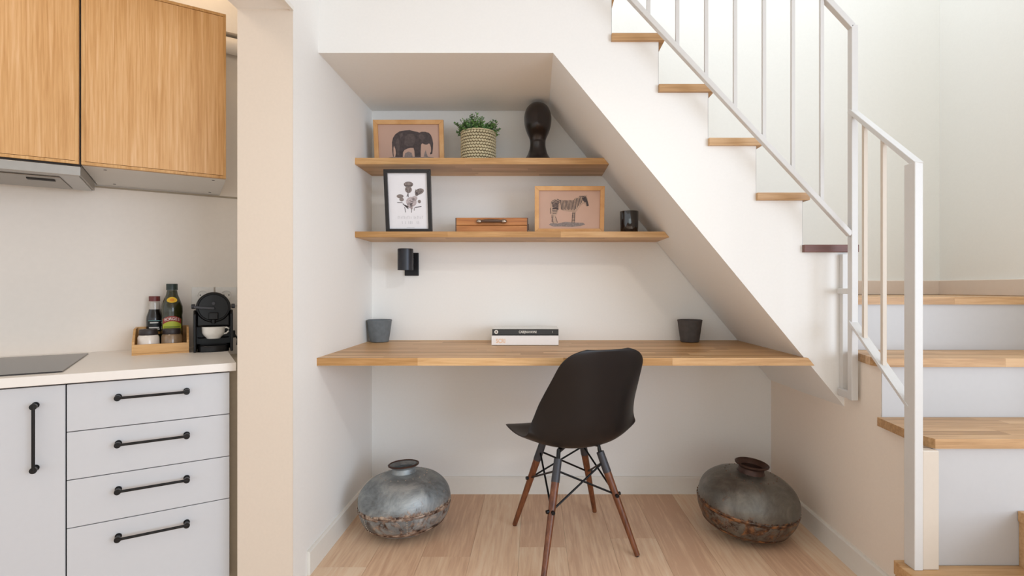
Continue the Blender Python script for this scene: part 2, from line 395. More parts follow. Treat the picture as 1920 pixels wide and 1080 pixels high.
# skirtings
bh, bt = .085, .012
def skirt_profile(x, y, d=1): return [(0, 0), (bt, 0), (bt, bh-.006), (bt-.005, bh), (0, bh)]
struct(MB().prism([(YB, 0), (YB-bt, 0), (YB-bt, bh-.006), (YB-bt+.005, bh), (YB, bh)], 'x', XL+bt, 1.1455).build('baseboard_back', 'skirting'))
struct(MB().prism([(XL, 0), (XL+bt, 0), (XL+bt, bh-.006), (XL+bt-.005, bh), (XL, bh)], 'y', 1.856, YB).build('baseboard_left', 'skirting'))
m = MB(); ya, yb = 1.53, YB-bt
pa = [(0, 0), (-bt, 0), (-bt, bh-.006), (-bt+.005, bh), (0, bh)]
m._add([(xr(ya)+a, ya, z) for a, z in pa]+[(xr(yb)+a, yb, z) for a, z in pa], [(0,1,2,3,4), (9,8,7,6,5)]+[(i, (i+1) % 5, 5+(i+1) % 5, 5+i) for i in range(5)])
struct(m.build('baseboard_right', 'skirting'))
struct(MB().box((1.17, YB-.018, .973), (1.968, YB-.004, 1.043)).box((1.966, 1.97, .973), (1.98, YB-.004, 1.043)).build('baseboard_landing', 'skirting_cream', bevel=.003))

# ------------------------------------------------------------ staircase
st = thing('staircase', 'staircase with oak treads and white risers rising around the landing', 'staircase', (1.4, 1.8, 0))
O = Vector((1.4, 1.8, 0))
def off(mb): bmesh.ops.translate(mb.bm, verts=mb.bm.verts, vec=-O); return mb
# lower flight: white risers
for (y, z0, z1) in ((1.505, .22, .555), (1.738, .583, .749), (1.965, .777, .945)):
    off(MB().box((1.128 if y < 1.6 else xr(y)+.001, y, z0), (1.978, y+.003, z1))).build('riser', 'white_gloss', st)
def stair_tread(y0, y1, z, xb, xf, rows, mat='oak_tread'):
    """tread board of glued staves, left edge runs from xf (front) to xb (back), front-left corner clipped"""
    t = thing('tread', None, None, (0, 0, 0)); t.parent = st; t.location = (-O.x, -O.y, 0)
    w = (y1-y0)/rows
    for r in range(rows):
        ya, yb = y0+r*w, y0+(r+1)*w-.0003
        def xl(y): return xf+(xb-xf)*(y-y0)/(y1-y0)+(max(0, .022-(y-y0))*.9)
        x = None
        cuts = [random.uniform(.25, .55)]
        while cuts[-1] < .9: cuts.append(cuts[-1]+random.uniform(.25, .5))
        prev_a, prev_b = xl(ya), xl(yb)
        for c in cuts:
            e = min(xf+c, 1.978)
            MB().hexa([(0, 0, 0), (e-.0003-prev_a, 0, 0), (e-.0003-prev_a, yb-ya, 0), (prev_b-prev_a, yb-ya, 0), (0, 0, th), (e-.0003-prev_a, 0, th), (e-.0003-prev_a, yb-ya, th), (prev_b-prev_a, yb-ya, th)]).build('stave', mat, t, loc=(prev_a, ya, z-th))
            prev_a = prev_b = e
            if e >= 1.978: break
    return t
stair_tread(1.487, 1.737, .583, 1.120, 1.102, 6)
stair_tread(1.722, 1.964, .777, 1.160, 1.104, 6)
stair_tread(1.955, 2.578, .9727, 1.160, 1.168, 14)
# bottom wooden steps
off(MB().box((1.037, 1.10, 0), (1.976, 1.527, .18))).build('step_box', 'oak_tread', st)
stp = off(MB().box((1.030, 1.09, .18), (1.978, 1.504, .22)).box((1.037, 1.504, .18), (1.128, 1.535, .22))).build('tread', 'oak_tread', st, bevel=.002)
off(MB().box((1.372, 1.02, .22), (1.976, 1.504, .345))).build('step_box', 'oak_tread', st)
off(MB().box((1.368, 1.00, .345), (1.978, 1.504, .375))).build('tread', 'oak_tread', st, bevel=.002)
# upper flight
for i in range(6):
    xr_ = RX[i]+(.022 if i else .03); xl_ = RX[i+1] if i < 5 else .0
    y0 = 1.943 if i < 5 else 1.96
    if i == 5: y0 = YF+.002
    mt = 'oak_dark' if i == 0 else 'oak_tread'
    off(MB().box((xl_, y0, TZ[i]-th), (xr_, YB-.006, TZ[i]))).build('tread', mt, st, bevel=.002)
for i in range(1, 6):
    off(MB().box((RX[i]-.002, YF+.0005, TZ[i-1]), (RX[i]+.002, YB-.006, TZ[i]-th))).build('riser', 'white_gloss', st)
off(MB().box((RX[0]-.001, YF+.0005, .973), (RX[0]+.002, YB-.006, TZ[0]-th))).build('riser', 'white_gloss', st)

# ------------------------------------------------------------ railing
rl = thing('stair_railing', 'white painted steel railing with square balusters along the stairs', 'railing', (1.067, 1.496, .22))
RO = Vector((1.067, 1.496, .22))
def roff(mb): bmesh.ops.translate(mb.bm, verts=mb.bm.verts, vec=-RO); return mb
roff(MB().box((1.0555, 1.475, .22), (1.0795, 1.518, 1.357))).build('newel_post', 'rail', rl, bevel=.002)
roff(MB().box((1.0797, 1.478, .22), (1.1265, 1.504, .553))).build('post_foot', 'rail_cream', rl, bevel=.003)
P2 = Vector((1.116, 1.862, 0))
roff(MB().box((1.1045, 1.850, .613), (1.1275, 1.876, 1.925))).build('newel_post', 'rail', rl, bevel=.002)
roff(MB().box((1.108, 1.876, .985), (1.126, 1.945, 1.005)).box((1.108, 1.876, .614), (1.126, 1.945, .640)).box((1.122, 1.936, .613), (1.150, YF-.0005, 1.13))).build('wall_bracket', 'rail', rl, bevel=.002)
H1a, H1b = Vector((1.0675, 1.478, 1.350)), Vector((1.116, 1.872, 1.632))
roff(MB().bar(H1a, H1b, .024, .016, side=(1, 0, 0))).build('handrail', 'rail', rl, bevel=.002)
B1a, B1b = Vector((1.0675, 1.50, .668)), Vector((1.114, 1.862, .888))
roff(MB().bar(B1a, B1b, .030, .010, side=(1, 0, 0))).build('bottom_rail', 'rail', rl, bevel=.001)
for t in (.4387, .768):
    p = Vector((1.066+.05*t, 1.495+.367*t, 0))
    za = B1a.z+(B1b.z-B1a.z)*(p.y-B1a.y)/(B1b.y-B1a.y); zb = H1a.z+(H1b.z-H1a.z)*(p.y-H1a.y)/(H1b.y-H1a.y)
    roff(MB().box((p.x-.0065, p.y-.006, za), (p.x+.0065, p.y+.006, zb-.006))).build('baluster', 'rail_cream', rl, bevel=.001)
SLP = 1.075
T0 = Vector((1.112, 1.862, 1.921)); T1 = T0+Vector((-1.12, 0, 1.12*SLP))
roff(MB().bar(T0, T1, .024, .020)).build('handrail', 'rail', rl, bevel=.002)
L0 = Vector((1.106, 1.862, 1.193)); L1 = L0+Vector((-1.16, 0, 1.16*SLP))
roff(MB().bar(L0, L1, .022, .018)).build('bottom_rail', 'rail', rl, bevel=.002)
for k in range(10):
    x = 1.006-.1013*k
    zb = L0.z+(L0.x-x)*SLP; zt = T0.z+(T0.x-x)*SLP
    roff(MB().box((x-.0065, 1.857, zb), (x+.0065, 1.868, zt))).build('baluster', 'rail', rl, bevel=.001)

# ------------------------------------------------------------ desk and shelves
dz0, dz1, dy0 = .7218, .75, 1.942
desk = thing('wall_desk', 'long oak desk top spanning the alcove under the stairs', 'desk', (.1, 2.27, dz0))
for sect in (0,):
    staves(desk, XL-.0, soffit_x, YF+.001, YB, dz0, dz1, 16, 'oak', (.1, 2.27, dz0), (.3, .7))
    staves(desk, -.812, lambda z: soffit_x(z)+.008, dy0, YF, dz0, dz1, 1, 'oak', (.1, 2.27, dz0), (.3, .6))
def shelf(name, label, z0, z1, rows):
    s = thing(name, label, 'shelf', (0, YB, z0), group='floating oak shelves in the alcove')
    staves(s, XL, lambda z: soffit_x(z)-.001, 2.353, YB, z0, z1, rows, 'oak', (0, YB, z0), (.25, .55))
    return s
shelf('wall_shelf', 'upper floating oak shelf holding the elephant picture and plant', 1.5547, 1.583, 6)
shelf('wall_shelf', 'lower floating oak shelf holding the zebra picture and wooden case', 1.2307, 1.2565, 6)

# ------------------------------------------------------------ chair
CH = Vector((.136, 2.100, 0)); PH = math.radians(23)
ch = thing('desk_chair', 'black moulded shell chair on walnut dowel legs pulled up to the desk', 'chair', CH, PH)
prof = [(.245, .418), (.225, .434), (.18, .437), (.12, .428), (.05, .418), (-.02, .411), (-.08, .412), (-.125, .425), (-.158, .455), (-.182, .50), (-.200, .56), (-.217, .62), (-.234, .68), (-.252, .74), (-.268, .795)]
hw = [.165, .198, .214, .222, .227, .229, .229, .226, .221, .213, .203, .192, .180, .168, .152]
cv = [.002, .006, .014, .024, .036, .050, .064, .078, .090, .096, .088, .068, .046, .026, .010]
def smooth_path(P, n):
    out = []
    for i in range(n):
        t = i/(n-1)*(len(P)-1); k = min(int(t), len(P)-2); f = t-k
        p0, p1, p2, p3 = P[max(k-1, 0)], P[k], P[k+1], P[min(k+2, len(P)-1)]
        q = []
        for a, b, c, d in zip(p0, p1, p2, p3):
            q.append(.5*((2*b)+(-a+c)*f+(2*a-5*b+4*c-d)*f*f+(-a+3*b-3*c+d)*f**3))
        out.append(q)
    return out
rows = smooth_path([(p[0], p[1], h, c) for p, h, c in zip(prof, hw, cv)], 46)
NU = 25; V = []; F = []
arc = [0]
for a, b in zip(rows, rows[1:]): arc.append(arc[-1]+math.hypot(b[0]-a[0], b[1]-a[1]))
for i, (y, z, h, c) in enumerate(rows):
    a, b = rows[max(i-1, 0)], rows[min(i+1, len(rows)-1)]
    tx, tz = b[0]-a[0], b[1]-a[1]; L = math.hypot(tx, tz); ny, nz_ = -tz/L*-1, tx/L*-1   # normal towards sitter
    for R, s in ((.07, arc[-1]-arc[i]), (.05, arc[i])):
        if s < R: h = h-R+math.sqrt(max(0, R*R-(R-s)**2))
    for k in range(NU):
        u = -1+2*k/(NU-1); q = abs(u)**2.4*c
        V.append((u*h, y-.036+ny*q, z+nz_*q))
for i in range(len(rows)-1):
    for k in range(NU-1):
        a = i*NU+k; F.append((a, a+1, a+NU+1, a+NU))
m = MB(); m._add(V, F); sh = m.build('shell', 'shell', ch, smooth=True)
so = sh.modifiers.new('solid', 'SOLIDIFY'); so.thickness = .006; so.offset = 0
sb = sh.modifiers.new('sub', 'SUBSURF'); sb.levels = 1; sb.render_levels = 2
Ri = Matrix.Rotation(-PH, 3, 'Z')
feet = [Ri @ (Vector((-.086, 2.249, 0))-CH), Ri @ (Vector((.268, 2.383, 0))-CH), Ri @ (Vector((.384, 1.99, 0))-CH), Ri @ (Vector((.027, 1.80, 0))-CH)]
tops = []
for f in feet:
    tp = Vector((f.x*.44, f.y*.44, .392)); tops.append(tp)
    lg = MB().rod(f+Vector((0, 0, .004)), f.lerp(tp, .79), .0098, .0152).build('leg', 'walnut', ch, smooth=True)
    MB().rod(f, f+(tp-f)*.012, .0085, .0085).build('foot_glide', 'black', lg)
    MB().rod(f.lerp(tp, .765), f.lerp(tp, .955), .0158, .0150).build('leg_sleeve', 'sleeve', ch, smooth=True)
    MB().tube([f.lerp(tp, .92), f.lerp(tp, .97), tp+Vector((0, 0, .012)), Vector((tp.x*.7, tp.y*.7, .405))], .008).build('mount', 'black', ch, smooth=True)
for a in range(4):
    for b in ((a+1) % 4, (a-1) % 4):
        p = feet[a].lerp(tops[a], .86); q = feet[b].lerp(tops[b], .56 if (a % 2) else .54)
        dlt = (feet[b]-feet[a]).normalized()
        MB().rod(p, q, .0038, seg=8).build('strut', 'wire', ch, smooth=True)
        MB().rod(q-dlt*.006, q+dlt*.022, .007, seg=8).build('bolt', 'wire', ch, smooth=True)
MB().rod(tops[0]+Vector((0, 0, .006)), tops[2]+Vector((0, 0, .006)), .006, seg=8).rod(tops[1]+Vector((0, 0, .006)), tops[3]+Vector((0, 0, .006)), .006, seg=8).build('seat_frame', 'wire', ch)

# ------------------------------------------------------------ metal vases
def vase(label, loc, sc, mat, tilt, rz, seam_z, rivet_mat):
    v = thing('metal_pot', label, 'vase', loc, group='riveted metal water pots on the floor'); v.rotation_euler = tilt
    S = sc
    pr = [(0, 0), (.065, .001), (.120, .013), (.162, .039), (.186, .075), (.1950, .110), (.1955, .142), (.189, .172), (.171, .201), (.140, .226), (.096, .242), (.054, .249)]
    pr = [(r*S, z*S) for r, z in pr]
    def sp(P, n): return [tuple(q) for q in smooth_path(P, n)]
    P = sp(pr, 40); P = [(max(r, 0), z) for r, z in P]
    # slight hand-hammered irregularity
    m = MB().lathe(P, 64)
    for w in m.bm.verts:
        a = math.atan2(w.co.y, w.co.x); k = 1+.006*math.sin(3*a+w.co.z*20)+.004*math.sin(7*a-w.co.z*40)
        w.co.x *= k; w.co.y *= k
    body = m.build('body', mat, v, smooth=True); body.rotation_euler.z = rz
    MB().lathe([(r*S, z*S) for r, z in ((.056, .245), (.050, .255), (.049, .268), (.056, .276), (.064, .281), (.065, .284), (.060, .283), (.052, .276), (.045, .268), (.045, .248))], 40).build('neck', 'vase_rust' if rivet_mat == 'vase_rust' else mat, v, smooth=True)
    MB().lathe([(r*S, z*S) for r, z in ((.060, .2785), (.0655, .2795), (.0665, .284), (.062, .2865), (.0585, .283), (.060, .2785))], 40).build('rim', 'vase_rust', v, smooth=True)
    def rad(z):
        for (r0, z0), (r1, z1) in zip(P, P[1:]):
            if z0 <= z <= z1 and z1 > z0: return r0+(r1-r0)*(z-z0)/(z1-z0)
        return P[-1][0]
    for zz, wd in ((seam_z*S, .006), (.040*S, .006)):
        pp = []
        for k in range(7):
            z = zz-wd+2*wd*k/6; pp.append((rad(z)+.0005+.0022*math.sin(PI*k/6)**.5, z))
        MB().lathe(pp, 64).build('seam', mat, v, smooth=True)
    rv = MB()
    for k in range(46):
        a = 2*PI*k/46+random.uniform(-.02, .02); z = seam_z*S+.009+random.uniform(-.001, .001); r = rad(z)+.001
        rv.sphere((r*math.cos(a), r*math.sin(a), z), .0030, 6, 4)
    for k in range(20):
        a = 2*PI*k/20; z = .241*S; r = rad(z)
        rv.sphere((r*math.cos(a), r*math.sin(a), z), .0028, 6, 4)
    for a in (-PI/2+.28, -PI/2-.75, 1.2):
        for k in range(8):
            z = (.045+k*.0085)*S; r = rad(z)
            rv.sphere((r*math.cos(a), r*math.sin(a), z), .0030, 6, 4)
    tag(rv.build('rivets', 'brass' if rivet_mat != 'vase_rust' else 'vase_base', v, smooth=True), kind='stuff')
    return v
vase('silver grey patched metal pot on the floor at the left wall', (-.535, 2.20, .0035), .955, 'vase_a', (math.radians(-2), math.radians(-2.5), 0), .4, .114, 'brass')
vase('dark brown pewter metal pot on the floor at the right wall', (.858, 2.185, .006), 1.005, 'vase_b', (math.radians(3), math.radians(6), 0), 2.1, .118, 'vase_rust')

# ------------------------------------------------------------ wall lamp
wlp = thing('wall_lamp', 'small black cylinder wall light on the alcove back wall', 'lamp', (-.6, YB, 1.10))
MB().box((-.036, -.012, -.034), (.032, -.0005, .078)).build('back_plate', 'lamp_plate', wlp, bevel=.002)
MB().box((-.012, -.075, .02), (.012, -.011, .05)).build('arm', 'lamp_plate', wlp)
MB().lathe([(.0001, .090), (.034, .090), (.036, .088), (.036, -.010), (.033, -.010), (.033, .08), (.0001, .08)], 32, Matrix.Translation((-.008, -.108, 0))).build('shade', 'lamp_metal', wlp, smooth=True)
MB().sphere((-.008, -.108, .035), .018).build('bulb', 'white_plastic', wlp, smooth=True)

# ------------------------------------------------------------ pictures
def poly2d(mb, pts, y, t=.0004, mirror=False):
    mb.prism([(p[0], p[1]) for p in pts], 'y', y, y-t); return mb
def ell(cx, cz, rx, rz, a=0, n=18):
    return [(cx+rx*math.cos(2*PI*i/n)*math.cos(a)-rz*math.sin(2*PI*i/n)*math.sin(a), cz+rx*math.cos(2*PI*i/n)*math.sin(a)+rz*math.sin(2*PI*i/n)*math.cos(a)) for i in range(n)]
def frame(name, label, loc, w, h, lean, bar, depth, mat, paper, group, rz=0):
    f = thing(name, label, 'picture', loc, group=group); f.rotation_euler = (-lean, 0, rz)
    for (a, b, c, d) in (('t', 0, 0, 0),):
        # mitred mouldings: four parts
        o_, i_ = (w/2, h), (w/2-bar, h-bar)
        quads = [[(-w/2, h), (w/2, h), (w/2-bar, h-bar), (-w/2+bar, h-bar)], [(-w/2, 0), (w/2, 0), (w/2-bar, bar), (-w/2+bar, bar)],
                 [(-w/2, 0), (-w/2, h), (-w/2+bar, h-bar), (-w/2+bar, bar)], [(w/2, 0), (w/2, h), (w/2-bar, h-bar), (w/2-bar, bar)]]
        for q in quads:
            MB().prism(q, 'y', -depth, 0).build('moulding', mat, f, bevel=.001)
    pr = MB().box((-w/2+bar-.002, -depth*.45, bar-.002), (w/2-bar+.002, -.001, h-bar+.002)).build('print', paper, f)
    return f, pr, -depth*.45
# elephant
f, pr, yy = frame('picture_frame', 'light wood frame with an elephant print on the upper shelf', (-.587, 2.497, 1.583), .325, .205, math.radians(-8), .020, .016, 'frame_oak', 'paper_pink', 'small light wood animal pictures')
def E(px, py):   # crop coords of a reference sketch -> local (width .325 spans 60..720, top 215 -> .205)
    return (-.1625+(px-60)*.325/660, .205-(py-215)*.325/660)
body = [(228,420),(238,380),(262,345),(300,320),(350,310),(400,306),(440,318),(470,322),(490,330),(510,322),(545,322),(580,332),(600,355),(612,390),(618,430),(614,480),(606,525),(590,532),(584,522),(596,505),(596,470),(590,440),(578,428),(560,440),(540,440),(515,428),(503,440),(498,500),(496,560),(470,562),(440,560),(438,500),(430,470),(400,470),(370,478),(345,490),(330,510),(325,560),(280,562),(252,560),(262,520),(258,480),(246,450),(240,470),(238,520),(240,560),(232,545),(228,500)]
poly2d(MB(), [E(*p) for p in body], yy).build('elephant_figure', 'ink', pr)
m = MB()
for pts in ([(482,350),(505,340),(530,352),(540,380),(525,402),(500,395),(485,375)], [(300,345),(330,330),(335,360),(310,380)], [(380,340),(440,345),(450,400),(430,450),(380,455),(345,440),(350,380)], [(265,400),(290,380),(300,450),(290,540),(275,540)]):
    poly2d(m, [E(*p) for p in pts], yy-.0005)
m.build('elephant_shading', 'ink_soft', pr)
m = MB(); poly2d(m, [E(*p) for p in [(190,562),(230,552),(300,556),(420,552),(520,556),(560,550),(620,560),(620,568),(190,568)]], yy-.0002)
poly2d(m, [E(*p) for p in [(340,552),(350,520),(380,505),(410,515),(420,552)]], yy)
poly2d(m, [E(*p) for p in [(525,552),(535,515),(545,490),(552,520),(565,552)]], yy)
m.build('ground_figure', 'ink_mid', pr)
# zebra
f, pr, yy = frame('picture_frame', 'light wood frame with a zebra print on the lower shelf', (.155, 2.405, 1.2565), .312, .207, math.radians(-8), .019, .016, 'frame_oak', 'paper_pink', 'small light wood animal pictures')
def Z_(px, py): return (-.156+(px-90)*.312/1520, .207-(py-55)*.312/1520)
zb = [(430,520),(425,450),(450,380),(500,345),(580,325),(660,345),(760,362),(860,360),(930,350),(980,300),(1060,270),(1140,262),(1195,270),(1215,235),(1232,245),(1235,300),(1258,370),(1268,450),(1255,490),(1215,492),(1195,460),(1160,435),(1120,450),(1080,500),(1040,560),(985,620),(978,700),(970,800),(990,870),(930,880),(900,860),(890,850),(910,760),(915,680),(912,610),(820,600),(720,585),(640,545),(610,560),(580,650),(545,710),(560,780),(600,850),(540,865),(480,860),(490,800),(460,720),(450,650),(440,600)]
poly2d(MB(), [Z_(*p) for p in zb], yy).build('zebra_figure', 'zebra', pr)
m = MB()
def stripe(a, b, w, w2=None):
    (x0, y0), (x1, y1) = a, b; L = math.hypot(x1-x0, y1-y0); nx, ny = -(y1-y0)/L*w/2, (x1-x0)/L*w/2
    r = (w2 if w2 is not None else w)/w
    poly2d(m, [Z_(x0+nx, y0+ny), Z_(x1+nx*r, y1+ny*r), Z_(x1-nx*r, y1-ny*r), Z_(x0-nx, y0-ny)], yy-.0005)
for k in range(5): stripe((452+k*8, 395+k*32), (610, 440+k*28), 20, 24)
for k in range(4): stripe((470+k*4, 545+k*32), (600-k*12, 540+k*32), 14)
stripe((520,350),(640,400),18); stripe((580,335),(660,375),16); stripe((480,365),(620,420),16)
for k in range(10): stripe((655+k*31, 352+(k % 3)*4), (655+k*31+22, 555+(k % 2)*14), 15)
for k in range(7): stripe((965+k*31, 326-k*10), (990+k*31, 545-k*34), 16)
for a, b in (((470,720),(495,850)), ((545,710),(590,845)), ((925,620),(905,850)), ((970,620),(960,850)), ((430,520),(430,650))): stripe(a, b, 12, 10)
stripe((1195,280),(1250,480),34, 50); stripe((1060,272),(1200,268),14); stripe((1150,300),(1200,400),60, 40)
for k in range(6): stripe((455, 680+k*28), (500, 676+k*28), 9); stripe((905, 650+k*30), (975, 646+k*30), 9)
m.build('zebra_stripes', 'ink', pr)
m = MB(); poly2d(m, [Z_(*p) for p in [(400,885),(450,850),(600,860),(760,825),(900,835),(1000,840),(1150,845),(1200,880),(1100,915),(900,935),(700,925),(500,928)]], yy-.0001); m.build('ground_figure', 'ink_mid', pr)
# thistle print
f, pr, yy = frame('picture_frame', 'tall black frame with a grey flower print on the lower shelf', (-.562, 2.385, 1.2565), .206, .276, math.radians(-9), .016, .018, 'frame_black', 'paper', None)
def T(px, py): return (-.103+(px-25)*.206/840, .276-(py-12)*.206/800)
m = MB()
for e in (ell(460,265,85,48), ell(455,350,62,60), ell(300,465,62,34), ell(325,520,40,32), ell(650,385,85,50,-.3), ell(600,430,30,34), ell(645,555,28,30)):
    poly2d(m, [T(*p) for p in e], yy-.0002)
m.build('flower_heads', 'ink_mid', pr)
m = MB()
for e in (ell(500,560,95,85), ell(470,620,50,50), ell(560,500,50,40), ell(500,655,24,36)): poly2d(m, [T(*p) for p in e], yy-.0001)
m.build('rose', 'ink_light', pr)
m = MB()
def line(a, b, w):
    (x0, y0), (x1, y1) = a, b; L = math.hypot(x1-x0, y1-y0); nx, ny = -(y1-y0)/L*w/2, (x1-x0)/L*w/2
    poly2d(m, [T(x0+nx, y0+ny), T(x1+nx, y1+ny), T(x1-nx, y1-ny), T(x0-nx, y0-ny)], yy-.0004)
for a, b, w in (((445,400),(445,480),14), ((245,572),(340,575),10), ((345,590),(440,680),14), ((380,620),(440,650),24), ((375,650),(390,740),9), ((560,655),(680,640),12), ((550,660),(545,710),8), ((500,670),(495,745),9), ((400,290),(520,290),10), ((380,250),(400,300),8), ((520,250),(505,300),8), ((420,330),(440,395),8), ((490,330),(470,395),8), ((580,350),(600,440),9), ((640,340),(610,440),8), ((700,370),(620,450),8), ((460,540),(540,560),8), ((470,600),(530,580),8), ((440,430),(420,470),7)):
    line(a, b, w)
m.build('flower_stems', 'ink', pr)
m = MB()
for k in range(16):
    if k in (9,): continue
    line((250+k*29, 800+(k % 3)*6), (252+k*29, 850), 8)
    if k % 3 == 0: line((250+k*29, 805), (272+k*29, 805), 5)
for k in (0, 2, 4, 5, 6, 9, 10): line((320+k*30, 890), (322+k*30, 940), 9)
line((400, 1000), (540, 1000), 6)
m.build('print_lettering', 'ink_faint', pr)

# ------------------------------------------------------------ plant
pp = thing('potted_plant', 'bushy green plant in a woven cream pot on the upper shelf', 'plant', (-.262, 2.46, 1.583))
MB().lathe([(0, 0), (.070, 0), (.076, .006), (.078, .07), (.076, .134), (.070, .134), (.068, .12), (0, .12)], 36).build('pot', 'fibre_dark', pp, smooth=True)
wv = MB()
NR, NC = 10, 36
for r in range(NR):
    for c in range(NC):
        a = 2*PI*(c+(r % 2)*.5)/NC; z = .008+r*.0135
        m_ = Matrix.Translation((.0785*math.cos(a), .0785*math.sin(a), z)) @ Matrix.Rotation(a, 4, 'Z') @ Matrix.Rotation(.5 if r % 2 else -.5, 4, 'X') @ Matrix.Diagonal((.0042, .0082, .0058, 1))
        wv.lathe([(0, -1), (.75, -.6), (1, 0), (.75, .6), (0, 1)], 6, m_)
wv.lathe([(.074, .136), (.081, .136), (.083, .1385), (.081, .142), (.074, .142), (.072, .139), (.074, .136)], 36)
tag(wv.build('woven_cover', 'fibre', pp, smooth=True), kind='stuff')
stm = MB(); lv = MB(); lv2 = MB()
for k in range(190):
    a = random.uniform(0, 2*PI); r0 = random.uniform(0, .058); el = random.uniform(.55, 1.5)
    b = Vector((r0*math.cos(a), r0*math.sin(a), .12)); L = random.uniform(.05, .092)
    if el < .9: L *= .62
    d = Vector((math.cos(a)*math.cos(el), math.sin(a)*math.cos(el), math.sin(el)))
    pts = []
    for j in range(5):
        t = j/4; pts.append(b+d*L*t+Vector((math.cos(a), math.sin(a), -.25))*t*t*.015)
    pts = [Vector((p.x, min(p.y, .125), min(p.z, .222))) for p in pts]
    stm.tube(pts, .0008, 4)
    for j in range(26):
        t = random.uniform(.25, 1); i = min(int(t*4), 3); p = pts[i].lerp(pts[i+1], t*4-i)
        q = Vector((random.gauss(0, 1), random.gauss(0, 1), random.gauss(.5, .8))).normalized(); ln = random.uniform(.008, .014)
        s_ = q.cross(Vector((random.gauss(0, 1), random.gauss(0, 1), random.gauss(0, 1)))).normalized()*ln*.27
        (lv if random.random() < .62 else lv2)._add([p, p+q*ln*.5+s_, p+q*ln, p+q*ln*.5-s_], [(0, 1, 2, 3)])
tag(stm.build('stems', 'stem', pp), kind='stuff')
tag(lv.build('leaves', 'leaf', pp), kind='stuff'); tag(lv2.build('leaves', 'leaf_dark', pp), kind='stuff')

# ------------------------------------------------------------ head sculpture
hd = thing('head_sculpture', 'dark faceless head sculpture on a flared neck on the upper shelf', 'sculpture', (.013, 2.46, 1.583))
hp = [(0, 0), (.068, 0), (.0675, .010), (.060, .020), (.046, .042), (.037, .075), (.036, .10), (.040, .118), (.050, .14), (.059, .168), (.063, .198), (.0615, .225), (.053, .25), (.038, .268), (.018, .277), (0, .279)]
P = smooth_path(hp, 60); P = [(max(r, 0), z) for r, z in P]; P[0] = (0, 0); P[-1] = (0, .279)
m = MB().lathe(P, 40)
for v in m.bm.verts:
    x, y, z = v.co
    if z > .1:
        k = min(1, (z-.1)/.05)
        y = y*(1+.25*k)
        if y < 0: y += -.012*k*math.exp(-((z-.155)/.022)**2)*math.exp(-(x/.035)**2)+0   # chin
        if y < 0: y += -.008*math.exp(-((z-.19)/.03)**2)*math.exp(-(x/.01)**2)            # nose ridge
    elif y < 0 and z > .05: y -= .004*math.exp(-((z-.09)/.02)**2)
    v.co = (x, y, z)
m.build('head', 'bronze', hd, smooth=True)
MB().lathe([(0, 0), (.0665, 0), (.0665, .004), (0, .004)], 40).build('base', 'black', hd)

# ------------------------------------------------------------ wooden case, tumbler, pots, books
cs = thing('wooden_case', 'flat orange wooden case with metal handle on the lower shelf', 'case', (-.197, 2.44, 1.2565))
MB().box((-.163, -.02, 0), (.163, .09, .034)).build('case_body', 'case_wood', cs, bevel=.0015)
MB().box((-.163, -.02, .0355), (.163, .09, .070)).build('lid', 'case_wood', cs, bevel=.0015)
for xa in (-.1655, .161): MB().box((xa, -.021, .001), (xa+.0045, .0, .069)).build('edge_strip', 'leather', cs)
MB().box((.164, .01, .02), (.168, .03, .045)).build('latch', 'leather', cs)
hn = MB().tube([(-.052, -.034, .052), (-.03, -.037, .053), (0, -.038, .0535), (.03, -.037, .053), (.052, -.034, .052)], [.004, .0075, .0080, .0075, .004], 10).build('handle', 'leather', cs, smooth=True)
for xa in (-.056, .056): MB().sphere((xa, -.030, .052), .013, 12, 8, (1.1, .8, .75)).build('handle_mount', 'brass', hn, smooth=True)
tb = thing('candle_jar', 'glossy black glass candle jar at the right end of the lower shelf', 'candle', (.4315, 2.43, 1.2565))
MB().lathe([(0, 0), (.038, 0), (.040, .003), (.0428, .097), (.0425, .099), (.0400, .099), (.038, .07), (0, .07)], 40).build('glass', 'candle_glass', tb, smooth=True)
MB().lathe([(0, .0705), (.037, .0705), (0, .072)], 32).rod((0, 0, .07), (0, 0, .08), .001).build('wax', 'wax', tb)
def pot(label, x, mat, tiltx=0):
    p = thing('small_pot', label, 'pot', (x, 2.52, .75), group='small tapered clay pots on the desk')
    MB().lathe([(0, 0), (.039, 0), (.043, .003), (.050, .05), (.0565, .099), (.057, .103), (.0555, .105), (.053, .104), (.048, .06), (.040, .01), (0, .01)], 40).build('pot_body', mat, p, smooth=True)
    MB().lathe([(.0545, .0985), (.0573, .0995), (.058, .103), (.0565, .1055), (.053, .1055), (.0545, .0985)], 40).build('rim', mat, p, smooth=True)
    return p
pot('blue-grey clay pot at the left end of the desk', -.738, 'pot_grey')
pot('brown-grey clay pot at the right end of the desk', .7353, 'pot_dark')
b1 = thing('book', 'thick white book lying flat at the bottom of the stack on the desk', 'book', (-.044, 2.358, .75), group='books lying on the desk')
MB().box((-.149, 0, .001), (.149, .21, .0035)).box((-.149, 0, .0435), (.149, .21, .046)).box((-.149, 0, .001), (.149, .003, .046)).build('cover', 'book_white', b1, bevel=.0006)
MB().box((-.146, .003, .0036), (.146, .206, .0434)).build('pages', 'pages', b1)
text('lettering', 'SCRI', .026, 'peach', b1, (-.108, -.0003, .020), (PI/2, 0, 0), sx=.8, bold=.0006)
b2 = thing('book', 'black spined photo book lying on top of the white book', 'book', (-.042, 2.360, .796), group='books lying on the desk')
MB().box((-.148, 0, .0005), (.147, .19, .003)).box((-.148, 0, .0005), (.147, .003, .0275)).build('cover', 'book_black', b2, bevel=.0006)
MB().box((-.148, 0, .0255), (.147, .19, .028)).build('front_cover', 'book_top', b2, bevel=.0006)
MB().box((-.145, .003, .003), (.144, .187, .0255)).build('pages', 'pages', b2)
